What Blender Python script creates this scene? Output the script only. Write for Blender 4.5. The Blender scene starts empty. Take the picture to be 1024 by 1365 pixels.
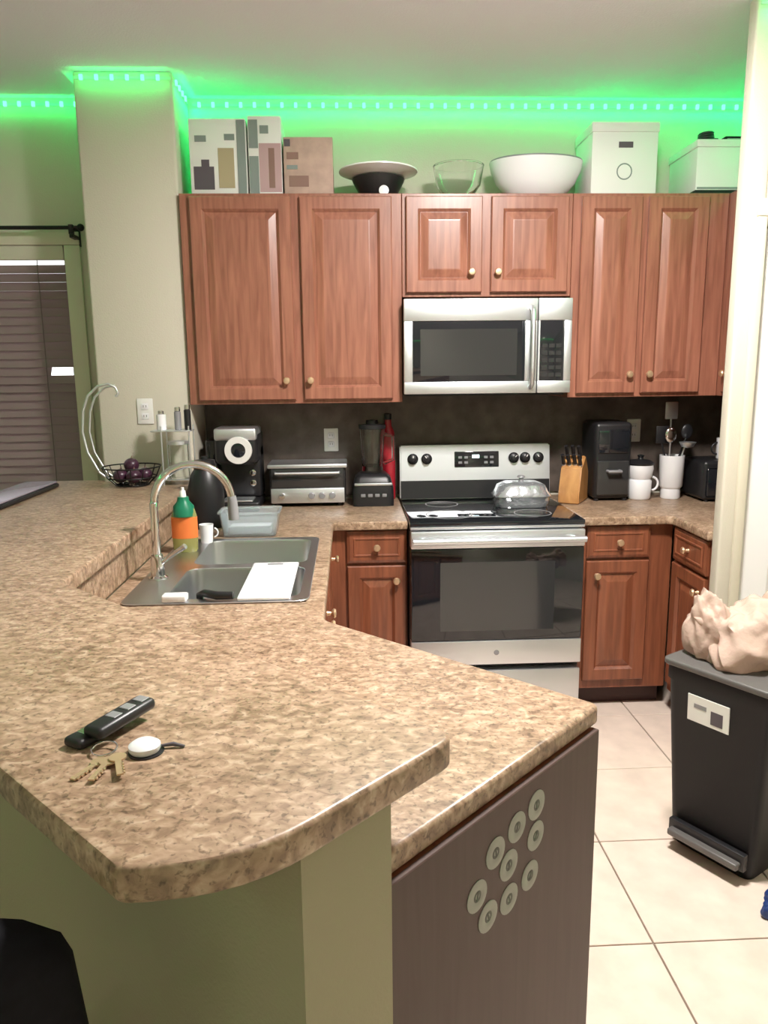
import bpy, bmesh, math, random
from mathutils import Vector, Matrix
random.seed(7)
sc = bpy.context.scene
COL = sc.collection
PI = math.pi

# ---------------------------------------------------------------- camera, world, light, exposure
cam_d = bpy.data.cameras.new('camera')
cam = bpy.data.objects.new('camera', cam_d); COL.objects.link(cam)
PITCH, ROLL, YAW = 0.1844, -0.0109, 0.0452
F = Vector((math.sin(YAW)*math.cos(PITCH), math.cos(YAW)*math.cos(PITCH), -math.sin(PITCH)))
RT = Vector((math.cos(YAW), -math.sin(YAW), 0)); UP = RT.cross(F)
R_ = RT*math.cos(ROLL) + UP*math.sin(ROLL); U_ = UP*math.cos(ROLL) - RT*math.sin(ROLL)
cam.matrix_world = Matrix(((R_.x, U_.x, -F.x, 0), (R_.y, U_.y, -F.y, 0), (R_.z, U_.z, -F.z, 1.5538), (0, 0, 0, 1)))
cam_d.sensor_fit = 'VERTICAL'; cam_d.sensor_height = 36.0; cam_d.lens = 1007.33/1365*36; cam_d.clip_start = 0.02
sc.camera = cam

world = bpy.data.worlds.new('sky'); sc.world = world; world.use_nodes = True
wb = world.node_tree.nodes['Background']
wb.inputs[0].default_value = (0.95, 0.97, 1.0, 1); wb.inputs[1].default_value = 1.6

def area(name, loc, size, power, color, spread=180, shape='DISK', size_y=None, rot=(0, 0, 0)):
    l = bpy.data.lights.new(name, 'AREA'); l.shape = shape; l.size = size
    if size_y: l.size_y = size_y
    l.energy = power; l.color = color; l.spread = math.radians(spread)
    o = bpy.data.objects.new(name, l); COL.objects.link(o); o.location = loc; o.rotation_euler = rot
    return o
WARM = (1.0, 0.955, 0.91)
def point(name, loc, radius, power, color):
    l = bpy.data.lights.new(name, 'POINT'); l.energy = power; l.color = color; l.shadow_soft_size = radius
    o = bpy.data.objects.new(name, l); COL.objects.link(o); o.location = loc; return o
area('kitchen_lamp', (0.68, 1.9, 2.775), 0.34, 58, WARM)
point('kitchen_ceiling_fill', (0.68, 1.9, 2.66), 0.05, 11, WARM)  # added point light that brightens the ceiling around the kitchen lamp
area('dining_fill', (-2.4, -1.2, 2.785), 0.34, 3, WARM, 130)  # added fill light for the unseen room behind the camera
area('rear_wall_fill', (0.9, -2.2, 2.785), 0.34, 9, WARM, 70)  # added light washing the unseen rear wall, so the steel has something bright to reflect

sc.view_settings.view_transform = 'Standard'; sc.view_settings.look = 'None'
sc.view_settings.gamma = 1.0; sc.view_settings.use_curve_mapping = False
sc.view_settings.exposure = 0.72

# ---------------------------------------------------------------- materials
def new_mat(name):
    m = bpy.data.materials.new(name); m.use_nodes = True
    nt = m.node_tree; return m, nt, nt.nodes['Principled BSDF']
def plain(name, col, rough=0.5, metal=0.0, coat=0.0, trans=0.0, noise=0.0, scale=30, spec=None, bump=0.0, ior=None):
    m, nt, b = new_mat(name)
    b.inputs['Base Color'].default_value = (*col, 1); b.inputs['Roughness'].default_value = rough
    b.inputs['Metallic'].default_value = metal; b.inputs['Coat Weight'].default_value = coat
    b.inputs['Transmission Weight'].default_value = trans
    if spec is not None: b.inputs['Specular IOR Level'].default_value = spec
    if ior: b.inputs['IOR'].default_value = ior
    if noise or bump:
        tc = nt.nodes.new('ShaderNodeTexCoord'); n = nt.nodes.new('ShaderNodeTexNoise')
        n.inputs['Scale'].default_value = scale; n.inputs['Detail'].default_value = 4
        nt.links.new(tc.outputs['Object'], n.inputs['Vector'])
        if noise:
            r = nt.nodes.new('ShaderNodeValToRGB')
            r.color_ramp.elements[0].position = 0.3; r.color_ramp.elements[1].position = 0.7
            r.color_ramp.elements[0].color = (*[c*(1-noise) for c in col], 1)
            r.color_ramp.elements[1].color = (*[min(1, c*(1+noise)) for c in col], 1)
            nt.links.new(n.outputs['Fac'], r.inputs[0]); nt.links.new(r.outputs[0], b.inputs['Base Color'])
        if bump:
            bp = nt.nodes.new('ShaderNodeBump'); bp.inputs['Strength'].default_value = bump; bp.inputs['Distance'].default_value = 0.01
            nt.links.new(n.outputs['Fac'], bp.inputs['Height']); nt.links.new(bp.outputs[0], b.inputs['Normal'])
    return m
def wood(name, dark, light, scale=(22, 22, 1.6), rough=0.38, coat=0.25):
    m, nt, b = new_mat(name)
    tc = nt.nodes.new('ShaderNodeTexCoord'); mp = nt.nodes.new('ShaderNodeMapping'); mp.inputs['Scale'].default_value = scale
    n = nt.nodes.new('ShaderNodeTexNoise'); n.inputs['Scale'].default_value = 2.2; n.inputs['Detail'].default_value = 6; n.inputs['Distortion'].default_value = 0.6
    r = nt.nodes.new('ShaderNodeValToRGB')
    r.color_ramp.elements[0].position = 0.28; r.color_ramp.elements[1].position = 0.75
    r.color_ramp.elements[0].color = (*dark, 1); r.color_ramp.elements[1].color = (*light, 1)
    nt.links.new(tc.outputs['Object'], mp.inputs[0]); nt.links.new(mp.outputs[0], n.inputs['Vector'])
    nt.links.new(n.outputs['Fac'], r.inputs[0]); nt.links.new(r.outputs[0], b.inputs['Base Color'])
    b.inputs['Roughness'].default_value = rough; b.inputs['Coat Weight'].default_value = coat; b.inputs['Coat Roughness'].default_value = 0.25
    return m
def laminate(name):
    m, nt, b = new_mat(name); N = nt.nodes.new; L = nt.links.new
    tc = N('ShaderNodeTexCoord')
    def ramp(src, stops):
        r = N('ShaderNodeValToRGB'); e = r.color_ramp.elements
        while len(e) < len(stops): e.new(0.5)
        for k, (p, c) in enumerate(stops): e[k].position = p; e[k].color = (*c, 1)
        L(src, r.inputs[0]); return r
    def noise(scale, detail, dist, stretch=(1, 1, 1), rot=0.0):
        mp = N('ShaderNodeMapping'); mp.inputs['Scale'].default_value = stretch; mp.inputs['Rotation'].default_value = (0, 0, rot)
        n = N('ShaderNodeTexNoise'); n.inputs['Scale'].default_value = scale; n.inputs['Detail'].default_value = detail; n.inputs['Distortion'].default_value = dist
        L(tc.outputs['Object'], mp.inputs[0]); L(mp.outputs[0], n.inputs['Vector']); return n
    big = noise(9, 5, 0.6); fine = noise(44, 6, 0.7, (1, 1.5, 1), 0.5); spk = noise(120, 3, 0.4)
    base = ramp(big.outputs['Fac'], [(0.3, (0.232, 0.145, 0.087)), (0.52, (0.429, 0.284, 0.191)), (0.72, (0.557, 0.394, 0.284))])
    mott = ramp(fine.outputs['Fac'], [(0.34, (0.116, 0.070, 0.041)), (0.47, (0.278, 0.186, 0.116)), (0.58, (0.429, 0.307, 0.209)), (0.72, (0.603, 0.487, 0.360))])
    mx = N('ShaderNodeMix'); mx.data_type = 'RGBA'; mx.inputs['Factor'].default_value = 0.62
    L(base.outputs[0], mx.inputs['A']); L(mott.outputs[0], mx.inputs['B'])
    sp = ramp(spk.outputs['Fac'], [(0.33, (0.35, 0.33, 0.31)), (0.45, (1, 1, 1))])
    m2 = N('ShaderNodeMix'); m2.data_type = 'RGBA'; m2.blend_type = 'MULTIPLY'; m2.inputs['Factor'].default_value = 0.75
    L(mx.outputs['Result'], m2.inputs['A']); L(sp.outputs[0], m2.inputs['B'])
    L(m2.outputs['Result'], b.inputs['Base Color'])
    b.inputs['Roughness'].default_value = 0.36; b.inputs['Specular IOR Level'].default_value = 0.5
    bp = N('ShaderNodeBump'); bp.inputs['Strength'].default_value = 0.08; bp.inputs['Distance'].default_value = 0.004
    L(fine.outputs['Fac'], bp.inputs['Height']); L(bp.outputs[0], b.inputs['Normal'])
    return m
def steel(name, col=(0.74, 0.77, 0.80), rough=0.44, stretch=(2, 60, 220)):
    m, nt, b = new_mat(name)
    tc = nt.nodes.new('ShaderNodeTexCoord'); mp = nt.nodes.new('ShaderNodeMapping'); mp.inputs['Scale'].default_value = stretch
    n = nt.nodes.new('ShaderNodeTexNoise'); n.inputs['Scale'].default_value = 3
    r = nt.nodes.new('ShaderNodeMapRange'); r.inputs['To Min'].default_value = rough-0.07; r.inputs['To Max'].default_value = rough+0.1
    nt.links.new(tc.outputs['Object'], mp.inputs[0]); nt.links.new(mp.outputs[0], n.inputs['Vector'])
    nt.links.new(n.outputs['Fac'], r.inputs['Value']); nt.links.new(r.outputs[0], b.inputs['Roughness'])
    b.inputs['Base Color'].default_value = (*col, 1); b.inputs['Metallic'].default_value = 1.0
    return m
def emit(name, col, s):
    m, nt, b = new_mat(name); b.inputs['Base Color'].default_value = (*col, 1)
    b.inputs['Emission Color'].default_value = (*col, 1); b.inputs['Emission Strength'].default_value = s; return m

M = {}
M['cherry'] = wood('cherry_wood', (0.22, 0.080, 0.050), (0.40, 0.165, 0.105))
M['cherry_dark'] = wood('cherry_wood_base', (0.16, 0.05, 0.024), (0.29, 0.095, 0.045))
M['panel_brown'] = wood('brown_end_panel', (0.058, 0.028, 0.022), (0.078, 0.042, 0.035), rough=0.5, coat=0.0)
M['toe'] = plain('toe_kick_dark', (0.055, 0.018, 0.013), 0.5)
M['lam'] = laminate('granite_look_laminate')
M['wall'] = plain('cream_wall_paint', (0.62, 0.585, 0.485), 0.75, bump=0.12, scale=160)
M['kneewall'] = plain('shaded_cream_knee_wall_paint', (0.40, 0.365, 0.25), 0.75, bump=0.12, scale=160)  # same cream paint as the walls, its dimness in shade put into the colour
M['ceil'] = plain('white_ceiling_paint', (0.85, 0.84, 0.95), 0.85, bump=0.15, scale=120)  # lilac tint put into the white to offset the warm bounced light
M['splash'] = plain('taupe_backsplash', (0.105, 0.082, 0.068), 0.45, noise=0.35, scale=14)
M['tile'] = plain('beige_floor_tile', (0.73, 0.61, 0.52), 0.34, noise=0.10, scale=9)
M['grout'] = plain('grey_brown_grout', (0.22, 0.175, 0.14), 0.9, noise=0.2, scale=60)
M['trim'] = plain('cream_gloss_trim', (0.64, 0.60, 0.48), 0.45)
M['white_door'] = plain('white_door_paint', (0.86, 0.86, 0.86), 0.4)
M['steel'] = steel('brushed_steel')
M['steel_sink'] = steel('sink_steel', (0.60, 0.61, 0.63), 0.31, (300, 12, 300))
M['chrome'] = plain('chrome', (0.78, 0.79, 0.8), 0.12, 1.0)
M['dark_metal'] = plain('dark_rod_metal', (0.02, 0.02, 0.02), 0.4, 0.6)
M['black_glass'] = plain('black_glass', (0.012, 0.014, 0.018), 0.06, coat=0.5)
M['black_window'] = plain('tinted_oven_window', (0.035, 0.036, 0.037), 0.12, coat=0.4)
M['black'] = plain('black_plastic', (0.014, 0.014, 0.016), 0.38)
M['black_soft'] = plain('black_upholstery', (0.005, 0.005, 0.008), 0.8, spec=.2, noise=0.3, scale=60)
M['bin_black'] = plain('bin_black_plastic', (0.008, 0.008, 0.010), 0.5, spec=.25, bump=0.06, scale=300)
M['bin_lid'] = plain('bin_grey_lid', (0.11, 0.105, 0.10), 0.36, bump=0.05, scale=300)
M['grey'] = plain('mid_grey_plastic', (0.25, 0.25, 0.26), 0.4)
M['white'] = plain('white_ceramic', (0.84, 0.84, 0.86), 0.25)
M['white_plastic'] = plain('white_plastic', (0.82, 0.81, 0.78), 0.4)
M['white_card'] = plain('white_printed_card', (0.78, 0.80, 0.76), 0.6)
M['kraft'] = plain('pinkish_cardboard', (0.47, 0.34, 0.28), 0.8, noise=0.12, scale=18)
M['kraft_edge'] = plain('cardboard_tape', (0.58, 0.46, 0.38), 0.6)
M['print_dark'] = plain('dark_print', (0.10, 0.085, 0.10), 0.7)
M['print_tan'] = plain('tan_print', (0.42, 0.36, 0.22), 0.7)
M['print_grey'] = plain('grey_green_print', (0.22, 0.27, 0.25), 0.7)
M['print_pink'] = plain('pink_print', (0.48, 0.33, 0.33), 0.7)
M['print_brown'] = plain('brown_print', (0.25, 0.15, 0.12), 0.7)
M['brass'] = plain('aged_brass', (0.66, 0.47, 0.30), 0.42, 0.75)
M['glass'] = plain('clear_glass', (0.96, 0.98, 0.97), 0.02, trans=1.0, ior=1.45)
M['clear_plastic'] = plain('clear_bluish_plastic', (0.84, 0.92, 0.96), 0.12, trans=0.8, ior=1.2)
M['window_glass'] = plain('window_glass', (1, 1, 1), 0.0, trans=1.0, ior=1.02)
M['blind'] = plain('mauve_brown_blind_slat', (0.25, 0.185, 0.18), 0.45)
M['cord'] = plain('blind_cord', (0.13, 0.10, 0.09), 0.8)
M['valance'] = plain('cream_valance', (0.62, 0.58, 0.48), 0.5)
M['foil'] = plain('glass_lid_silver', (0.68, 0.72, 0.76), 0.16, 0.75, bump=0.4, scale=35)
M['block'] = wood('knife_block_wood', (0.38, 0.17, 0.055), (0.62, 0.33, 0.12), scale=(8, 8, 3))
M['orange'] = plain('orange_label', (0.80, 0.20, 0.045), 0.45)
M['soap_green'] = plain('green_cap', (0.01, 0.17, 0.09), 0.3)
M['soap_body'] = plain('yellow_green_bottle', (0.55, 0.55, 0.2), 0.12, trans=0.55, ior=1.3)
M['red'] = plain('red_gloss', (0.42, 0.02, 0.035), 0.25, coat=0.5)
M['plum'] = plain('dark_purple_fruit', (0.05, 0.015, 0.035), 0.35)
M['bag'] = plain('pale_plastic_bag', (0.70, 0.53, 0.44), 0.27, trans=0.3, bump=0.45, scale=32, ior=1.15)
M['blue'] = plain('dark_blue_plastic', (0.01, 0.035, 0.15), 0.4)
M['lilac'] = plain('pale_lilac_lid', (0.42, 0.38, 0.46), 0.22, 0.3)
M['sticker'] = plain('pale_grey_sticker', (0.36, 0.37, 0.33), 0.55)
M['sticker_mark'] = plain('dark_grey_sticker_mark', (0.13, 0.135, 0.12), 0.6)
M['led_base'] = plain('white_strip_tape', (0.55, 0.6, 0.55), 0.6)
M['led'] = emit('green_led', (0.16, 1.0, 0.40), 1.2)
M['lamp'] = emit('lamp_diffuser', (1.0, 0.9, 0.76), 6)
M['display'] = emit('clock_digits', (0.75, 0.95, 1.0), 3.0)

# ---------------------------------------------------------------- mesh helpers
class MB:
    def __init__(s): s.bm = bmesh.new()
    def box(s, lo, hi, bevel=0.0, seg=2, mat=None):
        r = bmesh.ops.create_cube(s.bm, size=1.0); vs = r['verts']
        c = [(a+b)/2 for a, b in zip(lo, hi)]; d = [abs(b-a) for a, b in zip(lo, hi)]
        for v in vs: v.co = Vector((c[0]+v.co.x*d[0], c[1]+v.co.y*d[1], c[2]+v.co.z*d[2]))
        if bevel:
            es = list({e for v in vs for e in v.link_edges})
            r2 = bmesh.ops.bevel(s.bm, geom=es, offset=bevel, segments=seg, affect='EDGES', profile=0.5)
            vs = list({v for f in r2['faces'] for v in f.verts} | {v for v in vs if v.is_valid})
        if mat is not None: bmesh.ops.transform(s.bm, matrix=mat, verts=[v for v in vs if v.is_valid])
        return s
    def lathe(s, prof, c=(0, 0, 0), seg=24, mat=None):
        rings = []; mt = mat or Matrix()
        for r, z in prof:
            if r < 1e-5: rings.append([s.bm.verts.new(mt @ Vector((c[0], c[1], c[2]+z)))])
            else: rings.append([s.bm.verts.new(mt @ Vector((c[0]+r*math.cos(2*PI*k/seg), c[1]+r*math.sin(2*PI*k/seg), c[2]+z))) for k in range(seg)])
        for a, b in zip(rings, rings[1:]):
            for k in range(seg):
                k2 = (k+1) % seg
                if len(a) == 1 and len(b) == 1: continue
                if len(a) == 1: f = (a[0], b[k2], b[k])
                elif len(b) == 1: f = (a[k], a[k2], b[0])
                else: f = (a[k], a[k2], b[k2], b[k])
                s.bm.faces.new(f)
        return s
    def tube(s, pts, r, seg=10, cap=True, closed=False):
        pts = [Vector(p) for p in pts]; n = len(pts); rs = r if isinstance(r, (list, tuple)) else [r]*n
        rings = []; up = None
        for i, p in enumerate(pts):
            if closed: t = (pts[(i+1) % n]-pts[i-1])
            else: t = (pts[min(i+1, n-1)]-pts[max(i-1, 0)])
            t.normalize()
            if up is None:
                up = Vector((0, 0, 1)) if abs(t.z) < 0.9 else Vector((1, 0, 0))
            a = t.cross(up); a.normalize(); b = a.cross(t); up = b
            rings.append([s.bm.verts.new(p+(a*math.cos(2*PI*k/seg)+b*math.sin(2*PI*k/seg))*rs[i]) for k in range(seg)])
        prs = list(zip(rings, rings[1:])) + ([(rings[-1], rings[0])] if closed else [])
        for a, b in prs:
            for k in range(seg): s.bm.faces.new((a[k], a[(k+1) % seg], b[(k+1) % seg], b[k]))
        if cap and not closed: s.bm.faces.new(list(reversed(rings[0]))); s.bm.faces.new(rings[-1])
        return s
    def prism(s, poly, z0, z1, holes=(), bevel=0.0, seg=2):
        bm = bmesh.new(); loops = [poly, *holes]; es = []
        for lp in loops:
            vs = [bm.verts.new((x, y, z0)) for x, y in lp]
            es += [bm.edges.new((vs[k], vs[(k+1) % len(vs)])) for k in range(len(vs))]
        if holes: bmesh.ops.triangle_fill(bm, use_beauty=True, use_dissolve=False, edges=es)
        else: bm.faces.new([v for v in bm.verts])
        r = bmesh.ops.extrude_face_region(bm, geom=bm.faces[:])
        for v in r['geom']:
            if isinstance(v, bmesh.types.BMVert): v.co.z = z1
        bmesh.ops.recalc_face_normals(bm, faces=bm.faces[:])
        if bevel:
            be = [e for e in bm.edges if len(e.link_faces) == 2 and abs(e.verts[0].co.z-e.verts[1].co.z) < 1e-6 and e.calc_face_angle(0) > 0.5]
            bmesh.ops.bevel(bm, geom=be, offset=bevel, segments=seg, affect='EDGES', profile=0.5)
        me = bpy.data.meshes.new('tmp'); bm.to_mesh(me); bm.free(); s.bm.from_mesh(me); bpy.data.meshes.remove(me)
        return s
    def loops(s, w, h, seq, cap=True, back=False):
        """nested rectangles in the plane of a door: (inset, y) pairs; x 0..w, z 0..h, front towards -y"""
        rings = []
        for i, y in seq:
            rings.append([s.bm.verts.new(p) for p in ((i, y, i), (w-i, y, i), (w-i, y, h-i), (i, y, h-i))])
        for a, b in zip(rings, rings[1:]):
            for k in range(4): s.bm.faces.new((a[k], a[(k+1) % 4], b[(k+1) % 4], b[k]))
        if cap: s.bm.faces.new(rings[-1])
        if back: s.bm.faces.new(list(reversed(rings[0])))
        return s
    def ball(s, c, r, sc_=(1, 1, 1), u=16, v=10):
        q = bmesh.ops.create_uvsphere(s.bm, u_segments=u, v_segments=v, radius=r)
        for w in q['verts']: w.co = Vector((c[0]+w.co.x*sc_[0], c[1]+w.co.y*sc_[1], c[2]+w.co.z*sc_[2]))
        return s
    def build(s, name, mat, parent=None, smooth=None):
        bmesh.ops.recalc_face_normals(s.bm, faces=s.bm.faces[:])
        me = bpy.data.meshes.new(name); s.bm.to_mesh(me); s.bm.free()
        me.materials.append(M[mat] if isinstance(mat, str) else mat)
        if smooth is not None:
            me.polygons.foreach_set('use_smooth', [True]*len(me.polygons))
            me.set_sharp_from_angle(angle=math.radians(smooth))
        o = bpy.data.objects.new(name, me); COL.objects.link(o)
        if parent is not None: o.parent = parent
        return o
def tag(o, label=None, cat=None, group=None, kind=None):
    for k, v in (('label', label), ('category', cat), ('group', group), ('kind', kind)):
        if v: o[k] = v
    return o
def thing(name, label, cat, loc=(0, 0, 0), rz=0.0, group=None):
    o = bpy.data.objects.new(name, None); COL.objects.link(o); o.empty_display_size = 0.05
    o.location = loc; o.rotation_euler = (0, 0, rz)
    return tag(o, label, cat, group)
def struct(o): o['kind'] = 'structure'; return o
def bx(name, mat, parent, lo, hi, bevel=0.0, seg=2, smooth=None):
    return MB().box(lo, hi, bevel, seg).build(name, mat, parent, smooth if smooth is not None else (35 if bevel else None))
def cyl(name, mat, parent, c, r, z0, z1, seg=24, rim=0.0):
    p = [(0, z0), (r-rim, z0), (r, z0+rim), (r, z1-rim), (r-rim, z1), (0, z1)] if rim else [(0, z0), (r, z0), (r, z1), (0, z1)]
    return MB().lathe(p, c, seg).build(name, mat, parent, 40)
def share(src, name, parent, loc, rot=None):
    o = bpy.data.objects.new(name, src.data); COL.objects.link(o); o.parent = parent; o.location = loc
    if rot: o.rotation_euler = rot
    return o
def arc(c, r, a0, a1, n, ax=(1, 0, 0), ay=(0, 0, 1)):
    ax = Vector(ax); ay = Vector(ay); c = Vector(c)
    return [c+ax*(r*math.cos(a0+(a1-a0)*k/n))+ay*(r*math.sin(a0+(a1-a0)*k/n)) for k in range(n+1)]
def SD(sm, df): return ((sm-df)/2, (sm+df)/2)        # point on the 45 degree peninsula: x+y = sm, y-x = df
def rounded(poly, radii, n=5):
    out = []
    for k, p in enumerate(poly):
        r = radii[k]; p = Vector(p)
        if r <= 0: out.append(tuple(p)); continue
        a = (Vector(poly[k-1])-p).normalized(); b = (Vector(poly[(k+1) % len(poly)])-p).normalized()
        for t in range(n+1):
            t /= n; q = (p+a*r)*(1-t)**2 + p*2*t*(1-t) + (p+b*r)*t**2
            out.append(tuple(q))
    return out
TURN = Matrix.Rotation(PI/2, 4, 'X')                  # lathe axis z -> -y (towards the room)

# ---------------------------------------------------------------- the room
CEIL, YB = 2.81, 3.85
XL, XR, YF = -3.3, 3.0, -2.6
fl = struct(bx('floor', 'grout', None, (XL-.1, YF-.1, -.12), (XR+.1, YB+.15, -.006)))
T = 0.457; tile0 = None
for i in range(-9, 6):
    for j in range(-10, 6):
        x0, y0 = 0.810+i*T, 1.7895+j*T
        if x0+T < XL or x0 > XR or y0+T < YF or y0 > YB: continue
        if tile0 is None:
            tile0 = bx('tile', 'tile', fl, (.0025, .0025, -.012), (T-.0025, T-.0025, 0), .0015, 1); tile0.location = (x0, y0, 0)
        else: share(tile0, 'tile', fl, (x0, y0, random.uniform(-.0006, .0004)))
struct(bx('ceiling', 'ceil', None, (XL-.1, YF-.1, CEIL), (XR+.1, YB+.15, CEIL+.1)))
WX0, WX1, WZ0, WZ1 = -3.0, -1.34, 0.86, 2.16           # window opening
wbk = MB()
wbk.box((WX1, YB, 0), (XR+.1, YB+.15, CEIL)).box((XL-.1, YB, 0), (WX0, YB+.15, CEIL)).box((WX0, YB, 0), (WX1, YB+.15, WZ0)).box((WX0, YB, WZ1), (WX1, YB+.15, CEIL))
struct(wbk.build('wall_back', 'wall'))
struct(bx('wall_left', 'wall', None, (XL-.1, YF, 0), (XL, YB, CEIL)))
struct(bx('wall_right', 'wall', None, (XR, YF, 0), (XR+.1, YB, CEIL)))
struct(bx('wall_front', 'wall', None, (XL-.1, YF-.1, 0), (XR+.1, YF, CEIL)))
struct(bx('wall_pillar', 'wall', None, (-1.135, 3.52, 0), (-.72, YB, CEIL), .012, 3))
KX = 2.06                                              # kitchen's right wall
PY = 2.80
wp = MB().box((1.428, PY, 0), (1.514, PY+.06, CEIL), .01, 3).box((2.36, PY, 0), (XR, PY+.06, CEIL)).box((1.514, PY, 2.055), (2.36, PY+.06, CEIL)).box((KX, PY+.06, 0), (KX+.1, YB, CEIL))
struct(wp.build('wall_pantry', 'wall', None, 35))
d1 = struct(MB().loops(.838, 2.035, [(0, .04), (0, 0), (.12, 0), (.135, .008), (.16, .002)], True, True).build('door_1', 'white_door')); d1.location = (1.517, PY+.012, .012)
MB().lathe([(0, 0), (.026, 0), (.026, .008), (.012, .012), (.012, .03), (.026, .04), (.028, .055), (.018, .066), (0, .068)], (.75, -.95, 0), 20, TURN).build('door_knob', 'chrome', d1, 40).location = (0, 0, 1.9)
tr = MB().box((1.478, PY-.018, 0), (1.514, PY, 2.0845), .005).box((1.478, PY-.018, 2.085), (2.42, PY, 2.145), .005).box((2.358, PY-.018, 0), (2.42, PY, 2.0845), .005)
struct(tr.build('trim_1', 'trim', None, 35))
# low wall under the raised bar
kw = [SD(.935, .845), SD(.716, .845), (-1.08, 1.796), (-1.08, 3.519), (-.722, 3.519), (-.722, 1.657)]
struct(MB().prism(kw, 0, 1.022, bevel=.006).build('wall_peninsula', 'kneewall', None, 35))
bb = MB().box((-1.7, YB-.012, 0), (-1.14, YB, .09), .003); struct(bb.build('baseboard_back', 'trim'))
bk = [SD(.717, .84), SD(.705, .84), (-1.09, 1.79), (-1.09, 3.5), (-1.081, 3.5), (-1.081, 1.797)]
struct(MB().prism(bk, 0, .085).build('baseboard_peninsula', 'trim'))
struct(bx('trim_2', 'splash', None, (-.715, YB-.012, .93), (KX, YB, 1.46)))      # dark wall covering behind the counter
struct(bx('trim_3', 'splash', None, (KX-.012, PY+.063, .93), (KX, YB-.013, 1.46)))
# window
wn = MB()
for lo, hi in (((WX0-.07, YB-.018, WZ0+.0005), (WX0, YB, WZ1-.0005)), ((WX1, YB-.018, WZ0+.0005), (WX1+.075, YB, WZ1-.0005)), ((WX0-.07, YB-.018, WZ1), (WX1+.075, YB, WZ1+.06)), ((WX0-.1, YB-.05, WZ0-.03), (WX1+.1, YB+.1, WZ0))):
    wn.box(lo, hi, .004)
w1 = struct(wn.build('window_1', 'trim', None, 35))
sash = MB()
for lo, hi in (((WX0, YB+.09, WZ0), (WX0+.04, YB+.12, WZ1)), ((WX1-.04, YB+.09, WZ0), (WX1, YB+.12, WZ1)), ((WX0, YB+.09, WZ0), (WX1, YB+.12, WZ0+.04)), ((WX0, YB+.09, WZ1-.04), (WX1, YB+.12, WZ1)), ((WX0, YB+.09, 1.49), (WX1, YB+.12, 1.525))):
    sash.box(lo, hi)
sash.build('window_sash', 'white_plastic', w1)
for z0, z1 in ((WZ0+.04, 1.49), (1.525, WZ1-.04)): bx('window_pane', 'window_glass', w1, (WX0+.04, YB+.103, z0), (WX1-.04, YB+.107, z1))
# blind
bl = thing('window_blind', 'mauve brown slatted window blind with one broken slat letting white light in', 'blind', (WX0, YB+.03, WZ0))
bw = WX1-WX0
bx('valance', 'valance', bl, (.005, -.045, 1.232), (bw-.005, -.02, 1.298), .004)
bx('head_rail', 'valance', bl, (.01, -.018, 1.25), (bw-.01, .03, 1.297))
pitch = .0405; ns = 30; sl0 = slb = None
tilt = Matrix.Rotation(math.radians(61), 4, 'X')
for k in range(ns):
    z = .021+pitch*k
    if abs(z+WZ0-1.578) < pitch/2:                      # the slat whose right end has snapped off
        MB().box((.008, -.0235, -.0014), (bw-.125, .0235, .0014), mat=tilt).build('slat', 'blind', bl).location = (0, 0, z); continue
    if sl0 is None: sl0 = MB().box((.008, -.0235, -.0014), (bw-.008, .0235, .0014), mat=tilt).build('slat', 'blind', bl); sl0.location = (0, 0, z)
    else: share(sl0, 'slat', bl, (0, 0, z))
bx('bottom_rail', 'blind', bl, (.008, -.02, 0), (bw-.008, .02, .014), .003)
for x in (.18, .85, bw-.14): bx('ladder_cord', 'cord', bl, (x, -.026, .01), (x+.004, -.023, 1.25))
rod = thing('curtain_rod', 'thin black curtain rod above the window beside the pillar', 'curtain rod', (-2.2, 3.77, 2.227))
MB().tube([(-1.0, 0, 0), (.955, 0, 0)], .009, 12).build('rod', 'dark_metal', rod, 40)
MB().ball((.968, 0, 0), .017).build('finial', 'dark_metal', rod, 60)
MB().box((.915, -.012, -.03), (.935, .008, .012)).box((.915, -.004, -.045), (.935, .079, -.03)).box((.91, .068, -.075), (.94, .079, .02)).build('bracket', 'dark_metal', rod)

# ---------------------------------------------------------------- LED strips just under the ceiling
led0 = None
def led_strip(label, p0, p1, normal, spacing=.064, watts=.42, out=.75):
    global led0
    p0, p1, n = Vector(p0), Vector(p1), Vector(normal); d = p1-p0; L_ = d.length; u = d.normalized()
    t = thing('led_strip', label, 'light strip', p0, math.atan2(u.y, u.x), 'green light strips along the ceiling edge')
    s = 1 if Vector((-u.y, u.x, 0)).dot(n) > 0 else -1
    bx('tape', 'led_base', t, (0, 0, -.006), (L_, .002*s, .006))
    for k in range(int(L_/spacing)):
        if led0 is None: led0 = MB().box((-.007, -.0045, -.011), (.007, .0045, .011)).build('led', 'led', t); o = led0
        else: o = share(led0, 'led', t, (0, 0, 0))
        o.location = ((k+.5)*spacing, .0066*s, 0)
    l = area('led_glow', (L_/2, .05*s, 0), L_, watts*L_, (0.0, 1.0, 0.15), 180, 'RECTANGLE', .012, (-math.radians(90)*s, 0, 0)); l.parent = t
    l = area('led_throw', (L_/2, .03*s, -.012), L_, out*L_, (0.0, 1.0, 0.22), 180, 'RECTANGLE', .012, (math.radians(8)*s, 0, 0)); l.parent = t
ZL = CEIL-.028
led_strip('green LED strip along the kitchen wall above the upper cabinets', (-.70, YB, ZL), (KX-.02, YB, ZL), (0, -1, 0))
led_strip('green LED strip across the front of the pillar top', (-1.13, 3.52, ZL), (-.725, 3.52, ZL), (0, -1, 0), .064, .36, .15)
led_strip('short green LED strip on the pillar side over the printed boxes', (-.72, 3.54, ZL), (-.72, YB-.01, ZL), (1, 0, 0))
led_strip('short green LED strip on the pillar side facing the window', (-1.135, 3.54, ZL), (-1.135, YB-.01, ZL), (-1, 0, 0), .064, .36, .15)
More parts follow.
